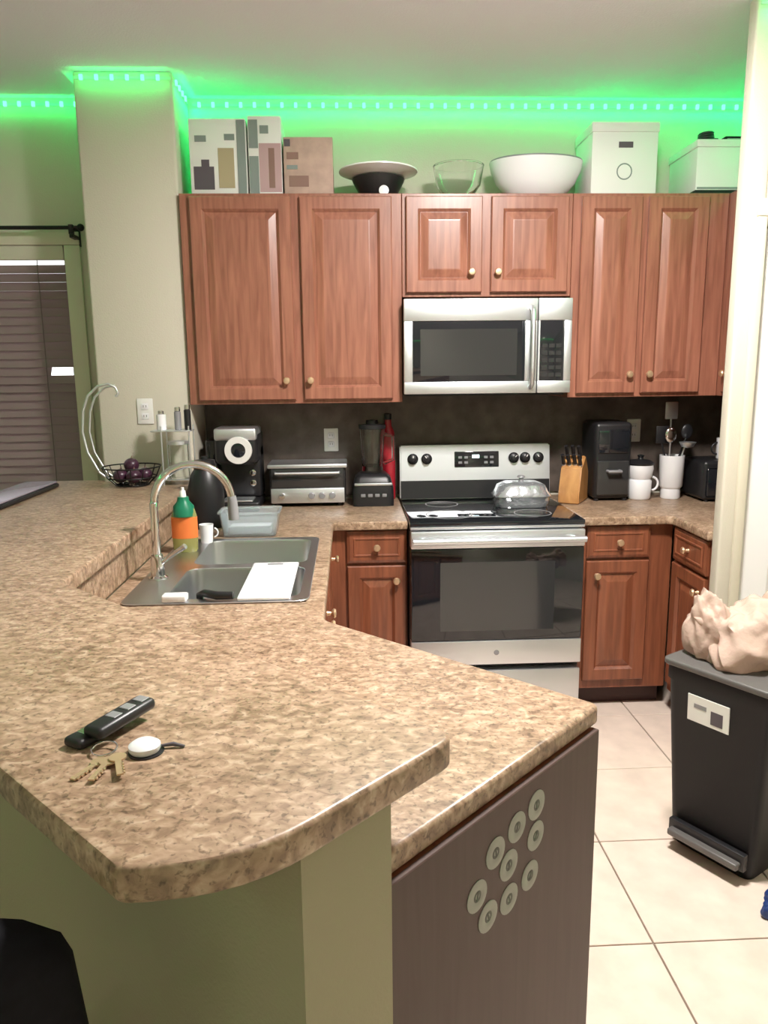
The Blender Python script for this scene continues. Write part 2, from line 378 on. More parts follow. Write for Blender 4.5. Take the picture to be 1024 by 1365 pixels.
led_strip('green LED strip on the wall above the window and curtain rod', (XL+.05, YB, ZL), (-1.16, YB, ZL), (0, -1, 0), .064, .42, .15)
led_strip('green LED strip at the top of the right kitchen wall round the corner', (KX, PY+.07, ZL), (KX, YB-.03, ZL), (-1, 0, 0), .064, .42, 1.5)
led_strip('green LED strip along the ceiling of the dining wall on the left', (XL, YF+.05, ZL), (XL, YB-.05, ZL), (1, 0, 0), .2, .4, .25)
led_strip('green LED strip along the ceiling of the wall behind the viewer', (XL+.05, YF, ZL), (XR-.05, YF, ZL), (0, 1, 0), .2, .4, .25)
led_strip('green LED strip at the top of the wall over the white door', (1.44, PY, ZL), (XR-.05, PY, ZL), (0, -1, 0))

# ---------------------------------------------------------------- lower cabinets
def knob(parent, x, y, z):
    p = [(0, .0), (.009, .0), (.007, .008), (.006, .014), (.014, .019), (.0165, .024), (.013, .03), (0, .032)]
    o = MB().lathe(p, (0, 0, 0), 16, TURN).build('knob', 'brass', parent, 50); o.location = (x, y, z); return o
def panel_door(parent, x, z, w, h, mat, kx=None, kz=None, name='door', frame=.052):
    t = .02; y0 = -t-.001
    d = MB().loops(w, h, [(.003, t), (.0, t-.003), (0, .004), (.004, 0), (frame, 0), (frame+.01, .009), (frame+.012, .012)], False).build(name, mat, parent)
    d.location = (x, y0, z)
    MB().loops(w, h, [(frame+.011, .0125), (frame+.014, .0125), (frame+.018, .011), (frame+.045, .0025), (frame+.05, .002)], True).build('panel', mat, d)
    if kx is not None: knob(d, kx, 0, kz)
    return d
def drawer_front(parent, x, z, w, h, mat):
    t = .02
    d = MB().loops(w, h, [(.002, t), (0, t-.003), (0, .005), (.012, 0)], True).build('drawer', mat, parent); d.location = (x, -t-.001, z)
    MB().loops(w, h, [(.028, .0), (.031, -.0035), (.036, -.0035), (.039, 0)], False).build('bead', mat, d)
    knob(d, w/2, 0, h/2); return d
def base_cab(label, loc, w, rz, x0, x1, knob_left, depth=.59):
    c = thing('base_cabinet', label, 'cabinet', loc, rz, 'base cabinets')
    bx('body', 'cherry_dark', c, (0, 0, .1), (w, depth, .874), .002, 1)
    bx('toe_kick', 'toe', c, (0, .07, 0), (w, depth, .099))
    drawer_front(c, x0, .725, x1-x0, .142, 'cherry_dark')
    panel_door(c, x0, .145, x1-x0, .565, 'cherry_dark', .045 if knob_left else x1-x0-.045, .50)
    return c
FY = 3.245
base_cab('short wooden base cabinet between the sink counter and the stove, one drawer over one door', (-.10, FY, 0), .348, 0, .082, .342, False)
base_cab('wooden base cabinet right of the stove, whole door visible down to the floor', (1.02, FY, 0), .42, 0, .028, .312, True)
base_cab('wooden base cabinet facing left behind the trash bag, partly hidden by the door wall', (1.442, 3.215, 0), .35, -PI/2, .02, .33, False)
# sink run and peninsula
sk = thing('sink_cabinet', 'wooden sink base cabinet seen edge-on under the left counter', 'cabinet', (-.105, 1.905, 0))
MB().box((-.60, 0, .1), (0, 1.33, .70)).box((-.016, 0, .7), (0, 1.33, .874)).box((-.60, 1.35, .1), (.002, 1.93, .874)).build('body', 'cherry_dark', sk)
bx('toe_kick', 'toe', sk, (-.60, .02, 0), (-.07, 1.30, .099))
for k in range(3):
    e = bpy.data.objects.new('door', None)
    COL.objects.link(e); bpy.data.objects.remove(e)
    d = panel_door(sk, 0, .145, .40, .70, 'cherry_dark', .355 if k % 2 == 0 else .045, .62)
    d.rotation_euler = (0, 0, PI/2); d.location = (.021, .03+.43*k, .145)
pn = thing('peninsula_cabinet', 'brown end of the angled peninsula cabinet with nine round grey stickers', 'cabinet', (0, 0, 0))
pc = [SD(1.795, .872), SD(.940, .872), (-.70, 1.64), (-.70, 1.90), (-.107, 1.90)]
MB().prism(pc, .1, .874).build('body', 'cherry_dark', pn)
MB().prism([SD(1.72, .868), SD(.945, .868), (-.69, 1.64), (-.69, 1.89), (-.17, 1.89)], 0, .099).build('toe_kick', 'toe', pn)
q = Matrix.Translation((*SD(.94, .872), 0)) @ Matrix.Rotation(PI/4, 4, 'Z')     # local x along the end, -y outwards
ep = MB().box((0, .0005, 0), ((1.797-.94)/math.sqrt(2), .012, .874), .0015, 1).build('end_panel', 'panel_brown', pn, 35)
ep.matrix_local = Matrix.Translation((*SD(.94, .858), 0)) @ Matrix.Rotation(PI/4, 4, 'Z')
st0 = mk0 = None
for sx, sz in ((1.475, .821), (1.389, .809), (1.475, .763), (1.301, .794), (1.357, .751), (1.453, .695), (1.231, .744), (1.361, .687), (1.275, .690)):
    lx = (sx-.94)/math.sqrt(2)
    if st0 is None:
        st0 = MB().lathe([(0, 0), (.0265, 0), (.0265, .001), (.022, .0022), (.013, .0022), (.0115, .0014), (0, .0014)], (0, 0, 0), 24, TURN).build('sticker', 'sticker', pn, 40); o = st0
    else: o = share(st0, 'sticker', pn, (0, 0, 0))
    o.matrix_local = Matrix.Translation((*SD(.94, .858), 0)) @ Matrix.Rotation(PI/4, 4, 'Z') @ Matrix.Translation((lx, .0004, sz))
    if mk0 is None: mk0 = MB().lathe([(.0045, 0.0012), (.0075, .0022), (.0105, .0012)], (0, 0, 0), 16, TURN).box((-.0015, -.0025, -.008), (.0015, -.0012, .008)).build('printed_mark', 'sticker_mark', o)
    else: share(mk0, 'printed_mark', o, (0, 0, 0), (0, random.uniform(-.5, .5), 0))
for k in range(2):
    d = panel_door(pn, 0, .145, .36, .70, 'cherry_dark', .045, .62)
    ang = PI*3/4; px, py = SD(1.799, .92+.56*k)
    d.rotation_euler = (0, 0, ang); d.location = (px+.0155, py+.0155, .145)

# ---------------------------------------------------------------- counters
SX0, SX1, SY0, SY1 = -.655, -.122, 2.06, 2.90
CZ0, CZ1 = .876, .914
lp = [(-.712, 3.836), (.248, 3.836), (.248, 3.20), (-.075, 3.20), (-.075, 1.906), SD(1.831, .874), SD(.937, .874), (-.712, 1.649)]
hole = [(SX0+.012, SY0+.012), (SX1-.012, SY0+.012), (SX1-.012, SY1-.012), (SX0+.012, SY1-.012)]
lp = rounded(lp, [0, 0, .012, .02, .03, .02, 0, 0], 4)
lc = MB().prism(lp, CZ0, CZ1, [hole], .008, 3).build('countertop', 'lam', None, 30)
tag(lc, 'mottled beige lower countertop with the sink, wrapping round to the angled peninsula end', 'countertop')
MB().box((-.7215, 1.66, CZ1+.0005), (-.7125, 3.5, 1.02)).build('splash_panel', 'lam', lc)
rp = [(1.016, 3.836), (KX-.013, 3.836), (KX-.013, 2.864), (1.413, 2.864), (1.413, 3.20), (1.016, 3.20)]
rp = rounded(rp, [0, 0, 0, .01, .03, .01], 4)
tag(MB().prism(rp, CZ0, CZ1, (), .008, 3).build('countertop', 'lam', None, 30), 'short beige countertop right of the stove holding the knife block and crocks', 'countertop')
bp_ = [(-.69, 3.515), (-.69, 1.78), SD(1.09, .807), SD(.585, .809), SD(.449, .93), (-1.42, 1.869), (-1.42, 3.56), (-1.138, 3.56), (-1.138, 3.515)]
bp_ = rounded(bp_, [0, .02, .035, .09, .012, .0, 0, 0, 0], 6)
bar = MB().prism(bp_, 1.024, 1.067, (), .007, 3).build('breakfast_bar', 'lam', None, 30)
tag(bar, 'raised mottled bar top in front, with a clipped corner, where the keys lie', 'countertop')

# ---------------------------------------------------------------- sink and faucet
si = thing('kitchen_sink', 'stainless steel double bowl sink set into the lower countertop', 'sink', (SX0, SY0, CZ1+.0008))
W_, L_ = SX1-SX0, SY1-SY0
bowls = [(.12, .04, W_-.03, .385), (.12, .435, W_-.03, L_-.04)]
rimp = rounded([(0, 0), (W_, 0), (W_, L_), (0, L_)], [.04]*4, 5)
bh = [rounded([(a, b), (c, b), (c, d), (a, d)], [.05]*4, 5) for a, b, c, d in bowls]
MB().prism(rimp, .0004, .005, bh, .0015, 1).build('rim', 'steel_sink', si, 30)
for (a, b, c, d), hp in zip(bowls, bh):
    m = MB(); rings = []; cx_, cy_ = (a+c)/2, (b+d)/2
    for k, (s_, z) in enumerate(((1.0, .0035), (.985, -.006), (.96, -.15), (.9, -.172), (.4, -.178))):
        rings.append([m.bm.verts.new((cx_+(x-cx_)*s_, cy_+(y-cy_)*s_, z)) for x, y in hp])
    for r0, r1 in zip(rings, rings[1:]):
        n = len(r0)
        for k in range(n): m.bm.faces.new((r0[k], r0[(k+1) % n], r1[(k+1) % n], r1[k]))
    m.bm.faces.new(rings[-1]); m.build('bowl', 'steel_sink', si, 40)
    MB().lathe([(0, .004), (.02, .003), (.022, .006), (.042, .006), (.044, .0)], (cx_, cy_, -.178), 24).build('drain', 'chrome', si, 40)
fa = thing('faucet', 'tall chrome gooseneck faucet with side lever at the sink', 'faucet', (-.607, 2.33, CZ1+.005))
MB().lathe([(0, 0), (.03, 0), (.03, .006), (.022, .012), (.02, .07), (.017, .08), (.0, .082)], (0, 0, 0), 24).build('base', 'chrome', fa, 40)
pts = [(0, 0, .07), (0, 0, .15), (0, 0, .24)] + [tuple(v) for v in arc((.118, .02, .24), .118, PI, .12, 18, (1, .1, 0))]
MB().tube(pts, .0125, 14).build('spout', 'chrome', fa, 60)
e = Vector(pts[-1])
MB().tube([e, e+Vector((.002, 0, -.02)), e+Vector((.004, 0, -.075))], [.0135, .0155, .0165], 14).build('spray_head', 'grey', fa, 60)
MB().tube([(.018, -.005, .055), (.05, -.03, .08), (.10, -.05, .115)], [.008, .007, .009], 10).build('lever', 'chrome', fa, 60)

# ---------------------------------------------------------------- upper cabinets
def upper(label, x0, x1, z0, z1, doors, depth=.35):
    c = thing('upper_cabinet', label, 'cabinet', (x0, 3.50, z0), 0, 'upper cabinets')
    bx('body', 'cherry', c, (0, 0, 0), (x1-x0, depth-.002, z1-z0), .002, 1)
    for a, b, kx in doors:
        panel_door(c, a-x0, .018, b-a, z1-z0-.033, 'cherry', kx, .085)
    return c
ZU0, ZU1 = 1.412, 2.318
upper('large two door wooden upper cabinet left of the microwave', -.716, .249, ZU0, ZU1, ((-.672, -.235, .398), (-.197, .205, .03)))
upper('short two door wooden upper cabinet directly above the microwave', .251, 1.012, 1.878, ZU1, ((.268, .606, .29), (.646, .992, .03)))
upper('two door wooden upper cabinet right of the microwave, narrow doors with brass pulls', 1.014, 1.72, ZU0+.012, ZU1, ((1.05, 1.322, .24), (1.352, 1.625, .03)))
uc = thing('upper_cabinet', 'dark wooden upper cabinet turned to face left in the far corner by the door wall', 'cabinet', (1.722, 3.848, ZU0+.012), 0, 'upper cabinets')
bx('body', 'cherry', uc, (0, -.92, 0), (.333, 0, ZU1-ZU0-.012), .002, 1)
d = panel_door(uc, 0, .018, .44, ZU1-ZU0-.045, 'cherry', .05, .085); d.rotation_euler = (0, 0, -PI/2); d.location = (-.021, -.42, .018)

# ---------------------------------------------------------------- microwave
mw = thing('microwave', 'stainless over-range microwave with dark door window', 'microwave', (.251, 3.43, 1.445))
mwW, mwH = .757, .424
bx('body', 'black', mw, (.004, .03, .004), (mwW-.004, .41, mwH-.002), .003)
fr = MB().box((.001, 0, .004), (.60, .03, .058), .003).box((.001, 0, mwH-.1), (.60, .03, mwH-.004), .003).box((.001, 0, .0582), (.04, .03, mwH-.1002), .003).box((.545, 0, .0582), (.6, .03, mwH-.1002), .003)
dr = fr.build('door', 'steel', mw, 35)
bx('door_glass', 'black_glass', dr, (.038, .006, .056), (.548, .02, mwH-.098), .004)
bx('window_screen', 'black_window', dr, (.075, .0045, .085), (.51, .0065, mwH-.135))
MB().tube([(.573, 0, .03), (.573, -.03, .045), (.573, -.034, .12), (.573, -.034, mwH-.13), (.573, -.03, mwH-.06), (.573, 0, mwH-.045)], .0115, 12).build('handle', 'steel', dr, 60)
MB().lathe([(0, 0), (.008, 0), (.009, .001), (.0, .0018)], (.30, 0, 0), 20, TURN).build('round_badge', 'white_plastic', dr, 40).location = (.08, 0, mwH-.055)
cp = MB().box((.604, 0, .004), (mwW-.001, .035, .058), .003).box((.604, 0, mwH-.1), (mwW-.001, .035, mwH-.004), .003).box((.722, 0, .0582), (mwW-.001, .035, mwH-.1002), .003).box((.604, 0, .0582), (.612, .035, mwH-.1002))
cp.build('control_frame', 'steel', mw, 35)
pad = bx('control_panel', 'black_glass', mw, (.61, .005, .055), (.724, .03, mwH-.097), .003)
k0 = None
for r in range(5):
    for c in range(3):
        if k0 is None: k0 = bx('key', 'black_window', pad, (-.013, .003, -.009), (.013, .006, .009)); o = k0
        else: o = share(k0, 'key', pad, (0, 0, 0))
        o.location = (.635+.032*c, 0, .085+.032*r)
bx('vent_grille', 'black', mw, (.02, .04, -.006), (mwW-.02, .38, 0))

# ---------------------------------------------------------------- range
rg = thing('stove', 'stainless and black glass electric range with a backguard', 'stove', (.252, 3.16, 0))
rw = .76
bx('body', 'black', rg, (.0, .03, .03), (rw, .66, .895), .003)
bx('cooktop', 'black_glass', rg, (0, -.012, .896), (rw, .60, .917), .006)
bx('front_trim', 'steel', rg, (.002, -.014, .884), (rw-.002, .02, .8955), .003)
r0 = None
for x, y, r in ((.19, .16, .105), (.57, .16, .085), (.19, .43, .08), (.57, .43, .105)):
    MB().lathe([(r-.006, 0), (r-.006, .0006), (r, .0006), (r, 0)], (x, y, .917), 40).build('burner_ring', 'grey', rg)
bg = MB()
for v in ((0, .575, .918), (rw, .575, .918), (rw, .66, .918), (0, .66, .918), (0, .61, 1.185), (rw, .61, 1.185), (rw, .66, 1.185), (0, .66, 1.185)): bg.bm.verts.new(v)
bg.bm.verts.ensure_lookup_table()
for f in ((0, 1, 5, 4), (1, 2, 6, 5), (2, 3, 7, 6), (3, 0, 4, 7), (4, 5, 6, 7), (3, 2, 1, 0)): bg.bm.faces.new([bg.bm.verts[i] for i in f])
bmesh.ops.bevel(bg.bm, geom=bg.bm.edges[:], offset=.006, segments=2, affect='EDGES')
bgo = bg.build('backguard', 'steel', rg, 35)
sl = math.atan2(.035, .267)
def on_guard(x, z, dy=0): return (x, .575+(z-.918)*.035/.267+dy, z)
lo_ = MB().box((.004, -.003, 0), (rw-.004, .012, .09)).build('lower_band', 'black', bgo); lo_.location = on_guard(0, .921); lo_.rotation_euler = (-sl, 0, 0)
dp = bx('display_panel', 'black_glass', bgo, (0, -.0035, -.04), (.225, .008, .04), .003); dp.location = on_guard(.275, 1.113); dp.rotation_euler = (-sl, 0, 0)
bx('clock_digits', 'display', dp, (.09, -.0045, .006), (.125, -.0034, .022))
for x in (.02, .05, .15, .18):
    for z in (-.022, .004): bx('button', 'grey', dp, (x, -.0045, z), (x+.018, -.0034, z+.012))
kb0 = None
for x in (.065, .135, .575, .632, .70):
    if kb0 is None:
        kb0 = MB().lathe([(0, 0), (.027, 0), (.027, .006), (.021, .01), (.019, .028), (.015, .031), (0, .031)], (0, 0, 0), 24, TURN).build('burner_knob', 'black', bgo, 40); o = kb0
        bx('pointer', 'white_plastic', o, (-.0015, -.0325, .004), (.0015, -.0305, .017))
    else:
        o = share(kb0, 'burner_knob', bgo, (0, 0, 0)); share(kb0.children[0], 'pointer', o, (0, 0, 0), (0, random.uniform(-1, 1), 0))
    o.location = on_guard(x, 1.118, -.001); o.rotation_euler = (-sl, 0, 0)
od = bx('oven_door', 'black_glass', rg, (.003, -.02, .385), (rw-.003, .03, .80), .006)
bx('door_top_band', 'steel', rg, (.003, -.026, .802), (rw-.003, .03, .878), .006)
bx('oven_window', 'black_window', od, (.13, -.0215, .43), (rw-.13, -.0195, .74))
MB().tube([(.05, -.024, .842), (.05, -.062, .842)], .009, 10).tube([(rw-.05, -.024, .842), (rw-.05, -.062, .842)], .009, 10).tube([(.01, -.064, .842), (rw-.01, -.064, .842)], .0135, 14).build('door_handle', 'steel', rg, 50)
bx('door_bottom_band', 'steel', rg, (.003, -.022, .272), (rw-.003, .03, .383), .004)
MB().lathe([(0, 0), (.011, 0), (.012, .0012), (.008, .002), (0, .002)], (0, 0, 0), 20, TURN).build('round_badge', 'grey', rg, 40).location = (rw/2, -.022, .328)
bx('storage_drawer', 'steel', rg, (.003, -.016, .055), (rw-.003, .03, .242), .004)
for x in (.05, rw-.05):
    for y in (.08, .6): cyl('leveling_foot', 'black', rg, (x, y, 0), .018, 0, .032, 12)
ld = thing('foil_pan', 'domed silver lidded pan on the right rear burner of the stove', 'pan', (.812, 3.52, .9185))
rr = lambda w, d, r: rounded([(-w, -d), (w, -d), (w, d), (-w, d)], [r]*4, 4)
m = MB(); rings = []
for s_, z in ((.93, 0), (1.0, .02), (1.0, .045), (1.05, .05), (1.05, .055), (.98, .065), (.86, .098), (.62, .112), (.3, .116)):
    rings.append([m.bm.verts.new((x*s_, y*s_, z)) for x, y in rr(.13, .09, .07)])
for a, b in zip(rings, rings[1:]):
    for k in range(len(a)): m.bm.faces.new((a[k], a[(k+1) % len(a)], b[(k+1) % len(a)], b[k]))
m.bm.faces.new(rings[-1]); m.bm.faces.new(list(reversed(rings[0])))
m.build('body', 'foil', ld, 50)
MB().lathe([(0, 0), (.012, 0), (.01, .012), (.02, .018), (.016, .026), (0, .028)], (0, 0, .1155), 16).build('knob', 'grey', ld, 40)

# ---------------------------------------------------------------- on the left counter
cm = thing('coffee_maker', 'black single-cup coffee maker with a silver ringed head on the corner counter', 'coffee maker', (-.525, 3.62, CZ1+.0008))
bx('base', 'black', cm, (-.1, -.12, 0), (.1, .16, .045), .012, 3)
bx('column', 'black', cm, (-.1, .02, .045), (.1, .16, .30), .015, 3)
bx('head', 'black', cm, (-.1, -.1, .215), (.1, .16, .375), .03, 4)
bx('head_plate', 'steel', cm, (-.098, -.106, .33), (.098, .1, .388), .012, 3)
MB().lathe([(.034, 0), (.034, .012), (.062, .012), (.064, 0)], (0, 0, 0), 32, TURN).build('ring', 'white_plastic', cm, 40).location = (.012, -.1, .285)
MB().lathe([(0, .0), (.033, 0), (.03, .006), (0, .012)], (0, 0, 0), 24, TURN).build('dial', 'black_glass', cm, 40).location = (.012, -.1, .285)
for z in (.165, .115):
    MB().lathe([(0, 0), (.015, 0), (.015, .006), (0, .009)], (0, 0, 0), 16, TURN).build('button', 'chrome', cm, 40).location = (.06, .02, z)
bx('drip_tray', 'steel', cm, (-.07, -.115, .045), (.07, .0, .052), .002)
bx('water_tank', 'black_glass', cm, (-.155, -.02, 0), (-.102, .15, .33), .012, 3)

to = thing('toaster_oven', 'low silver toaster oven under the left wall outlet', 'toaster oven', (-.385, 3.60, CZ1+.0008))
bx('body', 'black', to, (.0, .012, .015), (.365, .21, .2), .008)
bx('top_cover', 'steel', to, (-.008, -.004, .186), (.373, .215, .206), .006)
bx('glass_door', 'black_window', to, (.01, .002, .092), (.355, .013, .184), .003)
MB().tube([(.03, .002, .165), (.03, -.022, .165), (.335, -.022, .165), (.335, .002, .165)], .006, 10).build('handle', 'steel', to, 50)
bx('control_panel', 'steel', to, (.006, -.004, .018), (.359, .013, .09), .004)
for x in (.06, .2, .25, .30):
    MB().lathe([(0, 0), (.016, 0), (.014, .014), (0, .016)], (0, 0, 0), 16, TURN).build('control_knob', 'chrome' if x < .1 else 'grey', to, 40).location = (x, -.004, .054)
for x in (.03, .335):
    for y in (.03, .19): cyl('foot', 'black', to, (x, y, 0), .012, 0, .016, 10)

bd = thing('blender', 'black countertop blender with a clear jar beside the stove', 'blender', (.112, 3.66, CZ1+.0008))
m = MB(); rings = []
for s_, z in ((1, 0), (1.0, .02), (.98, .09), (.85, .135), (.62, .155)):
    rings.append([m.bm.verts.new((x*s_, y*s_, z)) for x, y in rr(.1, .085, .03)])
for a, b in zip(rings, rings[1:]):
    for k in range(len(a)): m.bm.faces.new((a[k], a[(k+1) % len(a)], b[(k+1) % len(a)], b[k]))
m.bm.faces.new(rings[-1]); m.bm.faces.new(list(reversed(rings[0]))); m.build('motor_base', 'black', bd, 50)
bx('silver_band', 'steel', bd, (-.09, -.087, .1), (.09, -.07, .112), .002)
for k in range(4): bx('button', 'grey', bd, (-.06+.034*k, -.0865, .045), (-.038+.034*k, -.08, .06), .002)
MB().lathe([(.052, 0), (.052, .02), (.05, .03), (.062, .21), (.064, .212), (.060, .212), (.047, .03), (0, .028)], (0, 0, .155), 28).build('jar', 'glass', bd, 40)
MB().lathe([(0, 0), (.066, 0), (.066, .018), (.03, .022), (.028, .04), (0, .042)], (0, 0, .368), 24).build('jar_lid', 'black', bd, 40)
MB().tube([(.058, -.02, .34), (.1, -.03, .33), (.1, -.03, .22), (.056, -.02, .2)], .009, 8).build('jar_handle', 'glass', bd, 60)
rb = thing('red_bottle', 'tall glossy red bottle standing right behind the blender', 'bottle', (.196, 3.795, CZ1+.0008))
MB().lathe([(0, 0), (.034, 0), (.036, .01), (.036, .30), (.032, .34), (.018, .37), (.016, .40), (0, .40)], (0, 0, 0), 24).build('body', 'red', rb, 40)
cyl('cap', 'black', rb, (0, 0, 0), .018, .401, .43, 16, .003)

jg = thing('carafe', 'matte black insulated carafe between the faucet and the coffee maker', 'carafe', (-.605, 3.17, CZ1+.0008), 1.9)
MB().lathe([(0, 0), (.07, 0), (.075, .012), (.075, .16), (.06, .22), (.045, .245), (.048, .262), (0, .268)], (0, 0, 0), 28).build('body', 'black', jg, 40)
MB().tube([(.055, -.04, .225), (.1, -.065, .215), (.105, -.07, .12), (.06, -.045, .075)], .01, 10).build('handle', 'black', jg, 60)
MB().lathe([(0, 0), (.045, 0), (.043, .016), (.012, .02), (.012, .032), (0, .034)], (0, 0, .266), 20).build('lid', 'black', jg, 40)
ct = thing('plastic_container', 'clear bluish plastic food container behind the sink', 'container', (-.40, 3.0, CZ1+.0008))
m = MB(); rings = []
for s_, z in ((.84, 0), (.88, .004), (.98, .092), (1.04, .094), (1.04, .1), (.96, .1), (.86, .008), (.5, .006)):
    rings.append([m.bm.verts.new((x*s_, y*s_, z)) for x, y in rr(.118, .075, .025)])
for a, b in zip(rings, rings[1:]):
    for k in range(len(a)): m.bm.faces.new((a[k], a[(k+1) % len(a)], b[(k+1) % len(a)], b[k]))
m.bm.faces.new(rings[-1]); m.bm.faces.new(list(reversed(rings[0]))); m.build('tub', 'clear_plastic', ct, 50)
bx('folded_cloth', 'white', ct, (-.085, -.05, .0085), (.085, .05, .04), .008, 3)

sb = thing('soap_bottle', 'dish soap bottle with orange label and green top on the sink deck', 'bottle', (-.598, 2.70, CZ1+.0055))
m = MB(); rings = []
for w, d, z in ((.040, .024, 0), (.044, .028, .008), (.046, .030, .05), (.046, .03, .13), (.036, .026, .165), (.02, .02, .18)):
    rings.append([m.bm.verts.new((w*math.cos(2*PI*k/20), d*math.sin(2*PI*k/20), z)) for k in range(20)])
for a, b in zip(rings, rings[1:]):
    for k in range(20): m.bm.faces.new((a[k], a[(k+1) % 20], b[(k+1) % 20], b[k]))
m.bm.faces.new(rings[-1]); m.bm.faces.new(list(reversed(rings[0]))); m.build('body', 'soap_body', sb, 50)
m = MB(); rr_ = [[m.bm.verts.new((.0468*math.cos(-PI+PI*k/16), .0308*math.sin(-PI+PI*k/16), z)) for k in range(17)] for z in (.052, .128)]
for k in range(16): m.bm.faces.new((rr_[0][k], rr_[0][k+1], rr_[1][k+1], rr_[1][k]))
m.build('label', 'orange', sb, 60)
MB().lathe([(.040, .132), (.037, .166), (.022, .184), (.019, .2), (.0, .2)], (0, 0, 0), 20).build('green_shoulder', 'soap_green', sb, 40)
MB().lathe([(0, 0), (.012, 0), (.010, .02), (.006, .024), (.0055, .034), (0, .034)], (0, 0, .2), 16).build('cap', 'white_plastic', sb, 40)
cu = thing('cup', 'small white cup standing beside the soap bottle on the sink deck', 'cup', (-.502, 2.785, CZ1+.0055))
cu.location = (-.575, 2.838, CZ1+.0055); cu.location.x = -.585+.06
cu.location = (-.548, 2.84, CZ1+.0055)
MB().lathe([(0, 0), (.022, 0), (.027, .07), (.0245, .07), (.02, .004), (0, .004)], (0, 0, 0), 20).build('body', 'white', cu, 40)
MB().tube(arc((.025, 0, .038), .018, -1.3, 1.3, 8), .003, 8).build('handle', 'white', cu, 60)

cb = thing('cutting_board', 'white cutting board bridging the near sink bowl', 'cutting board', (-.325, 2.066, CZ1+.0062))
MB().box((0, 0, 0), (.15, .40, .010), .004, 3).build('board', 'white', cb, 40)
MB().tube([(.05, .37, .0105), (.10, .37, .0105)], .004, 8).build('grip_slot', 'grey', cb)
sp_ = thing('frying_pan', 'black frying pan in the near sink bowl, its handle lying along the rim', 'pan', (-.43, 2.262, CZ1-.170))
MB().lathe([(0, 0), (.06, 0), (.078, .035), (.081, .035), (.063, -.004), (0, -.004)], (0, 0, .006), 28).build('pan_body', 'black', sp_, 40)
MB().tube([(-.01, -.076, .038), (-.015, -.11, .12), (-.01, -.135, .18), (.01, -.165, .193), (.05, -.188, .192), (.095, -.19, .192)], [.008, .009, .010, .011, .012, .011], 10).build('handle', 'black', sp_, 60)
sg = thing('sponge', 'small white sponge on the near sink rim behind the pan handle', 'sponge', (-.455, 2.108, CZ1+.006))
bx('sponge_pad', 'white', sg, (.0, -.02, 0), (.07, .018, .022), .006, 3)
sg.location = (-.535+.0, 2.082, CZ1+.006)

# outlets
def outlet(label, loc):
    t = thing('wall_outlet', label, 'outlet', loc, 0, 'wall outlets')
    bx('cover_plate', 'white_plastic', t, (-.036, -.006, -.058), (.036, 0, .058), .004)
    for z in (-.022, .022):
        f = bx('socket_face', 'white', t, (-.016, -.0085, z-.014), (.016, -.005, z+.014), .003)
        for x in (-.006, .006): bx('slot', 'black', f, (x-.001, -.0092, z-.004), (x+.001, -.0084, z+.006))
outlet('white wall outlet above the toaster oven', (-.09, YB-.0125, 1.215))
outlet('white wall outlet above the white canister on the right', (1.463, YB-.0125, 1.24))
outlet('white wall outlet on the cream pillar behind the fruit basket', (-.925, 3.5195, 1.385))

# ---------------------------------------------------------------- on the right counter
kn = thing('knife_block', 'orange wood knife block with black handled knives right of the stove', 'knife block', (1.098, 3.625, CZ1+.0008), math.radians(-30))
m = MB()
for x in (-.05, .05):
    for y, z in ((-.1, 0), (.09, 0), (.09, .14), (.02, .225), (-.06, .17), (-.1, .05)): m.bm.verts.new((x, y, z))
m.bm.verts.ensure_lookup_table(); V = m.bm.verts
for k in range(6): m.bm.faces.new((V[k], V[(k+1) % 6], V[6+(k+1) % 6], V[6+k]))
m.bm.faces.new([V[k] for k in range(6)]); m.bm.faces.new([V[6+k] for k in reversed(range(6))])
bmesh.ops.bevel(m.bm, geom=m.bm.edges[:], offset=.005, segments=2, affect='EDGES'); m.build('block', 'block', kn, 35)
nrm = Vector((0, -.57, .82))
for i, (x, t) in enumerate(((-.04, .2), (-.013, .2), (.014, .25), (.04, .2), (-.03, .65), (0, .68), (.03, .65))):
    p = Vector((x, -.06+.08*t, .17+.055*t)); L__ = .085 if t > .5 else .065
    h = MB().tube([p-nrm*.004, p+nrm*.02, p+nrm*L__], [.008, .0095, .0085], 8).build('knife', 'black', kn, 60)
    MB().tube([p+nrm*.0005, p+nrm*.007], [.0098, .0098], 8).build('bolster', 'steel', h, 60)
af = thing('air_fryer', 'boxy black countertop appliance between knife block and white canister', 'appliance', (1.28, 3.70, CZ1+.0008))
bx('body', 'black', af, (-.092, -.1, .01), (.092, .12, .385), .022, 4)
bx('drawer', 'black_window', af, (-.08, -.112, .03), (.08, -.098, .20), .008, 3)
MB().tube([(-.03, -.11, .15), (-.03, -.14, .15), (.03, -.14, .15), (.03, -.11, .15)], .008, 8).build('handle', 'grey', af, 60)
bx('control_panel', 'black_glass', af, (-.075, -.106, .235), (.075, -.098, .35), .004)
for x in (-.07, .07):
    for y in (-.08, .1): cyl('foot', 'black', af, (x, y, 0), .012, 0, .012, 10)
cn = thing('canister', 'white lidded ceramic canister left of the utensil crock', 'canister', (1.44, 3.66, CZ1+.0008))
MB().lathe([(0, 0), (.05, 0), (.056, .008), (.058, .09), (.05, .1), (.056, .11), (.064, .15), (.062, .17), (0, .17)], (0, 0, 0), 28).build('body', 'white', cn, 40)
MB().tube(arc((.055, -.01, .075), .034, -1.4, 1.4, 10), .006, 8).build('handle', 'white', cn, 60)
MB().lathe([(.063, .17), (.066, .178), (.05, .192), (.014, .198), (.012, .206), (.018, .216), (0, .222)], (0, 0, 0), 28).build('lid', 'black', cn, 40)
cr = thing('utensil_crock', 'white crock full of black and steel cooking utensils', 'crock', (1.598, 3.66, CZ1+.0008))
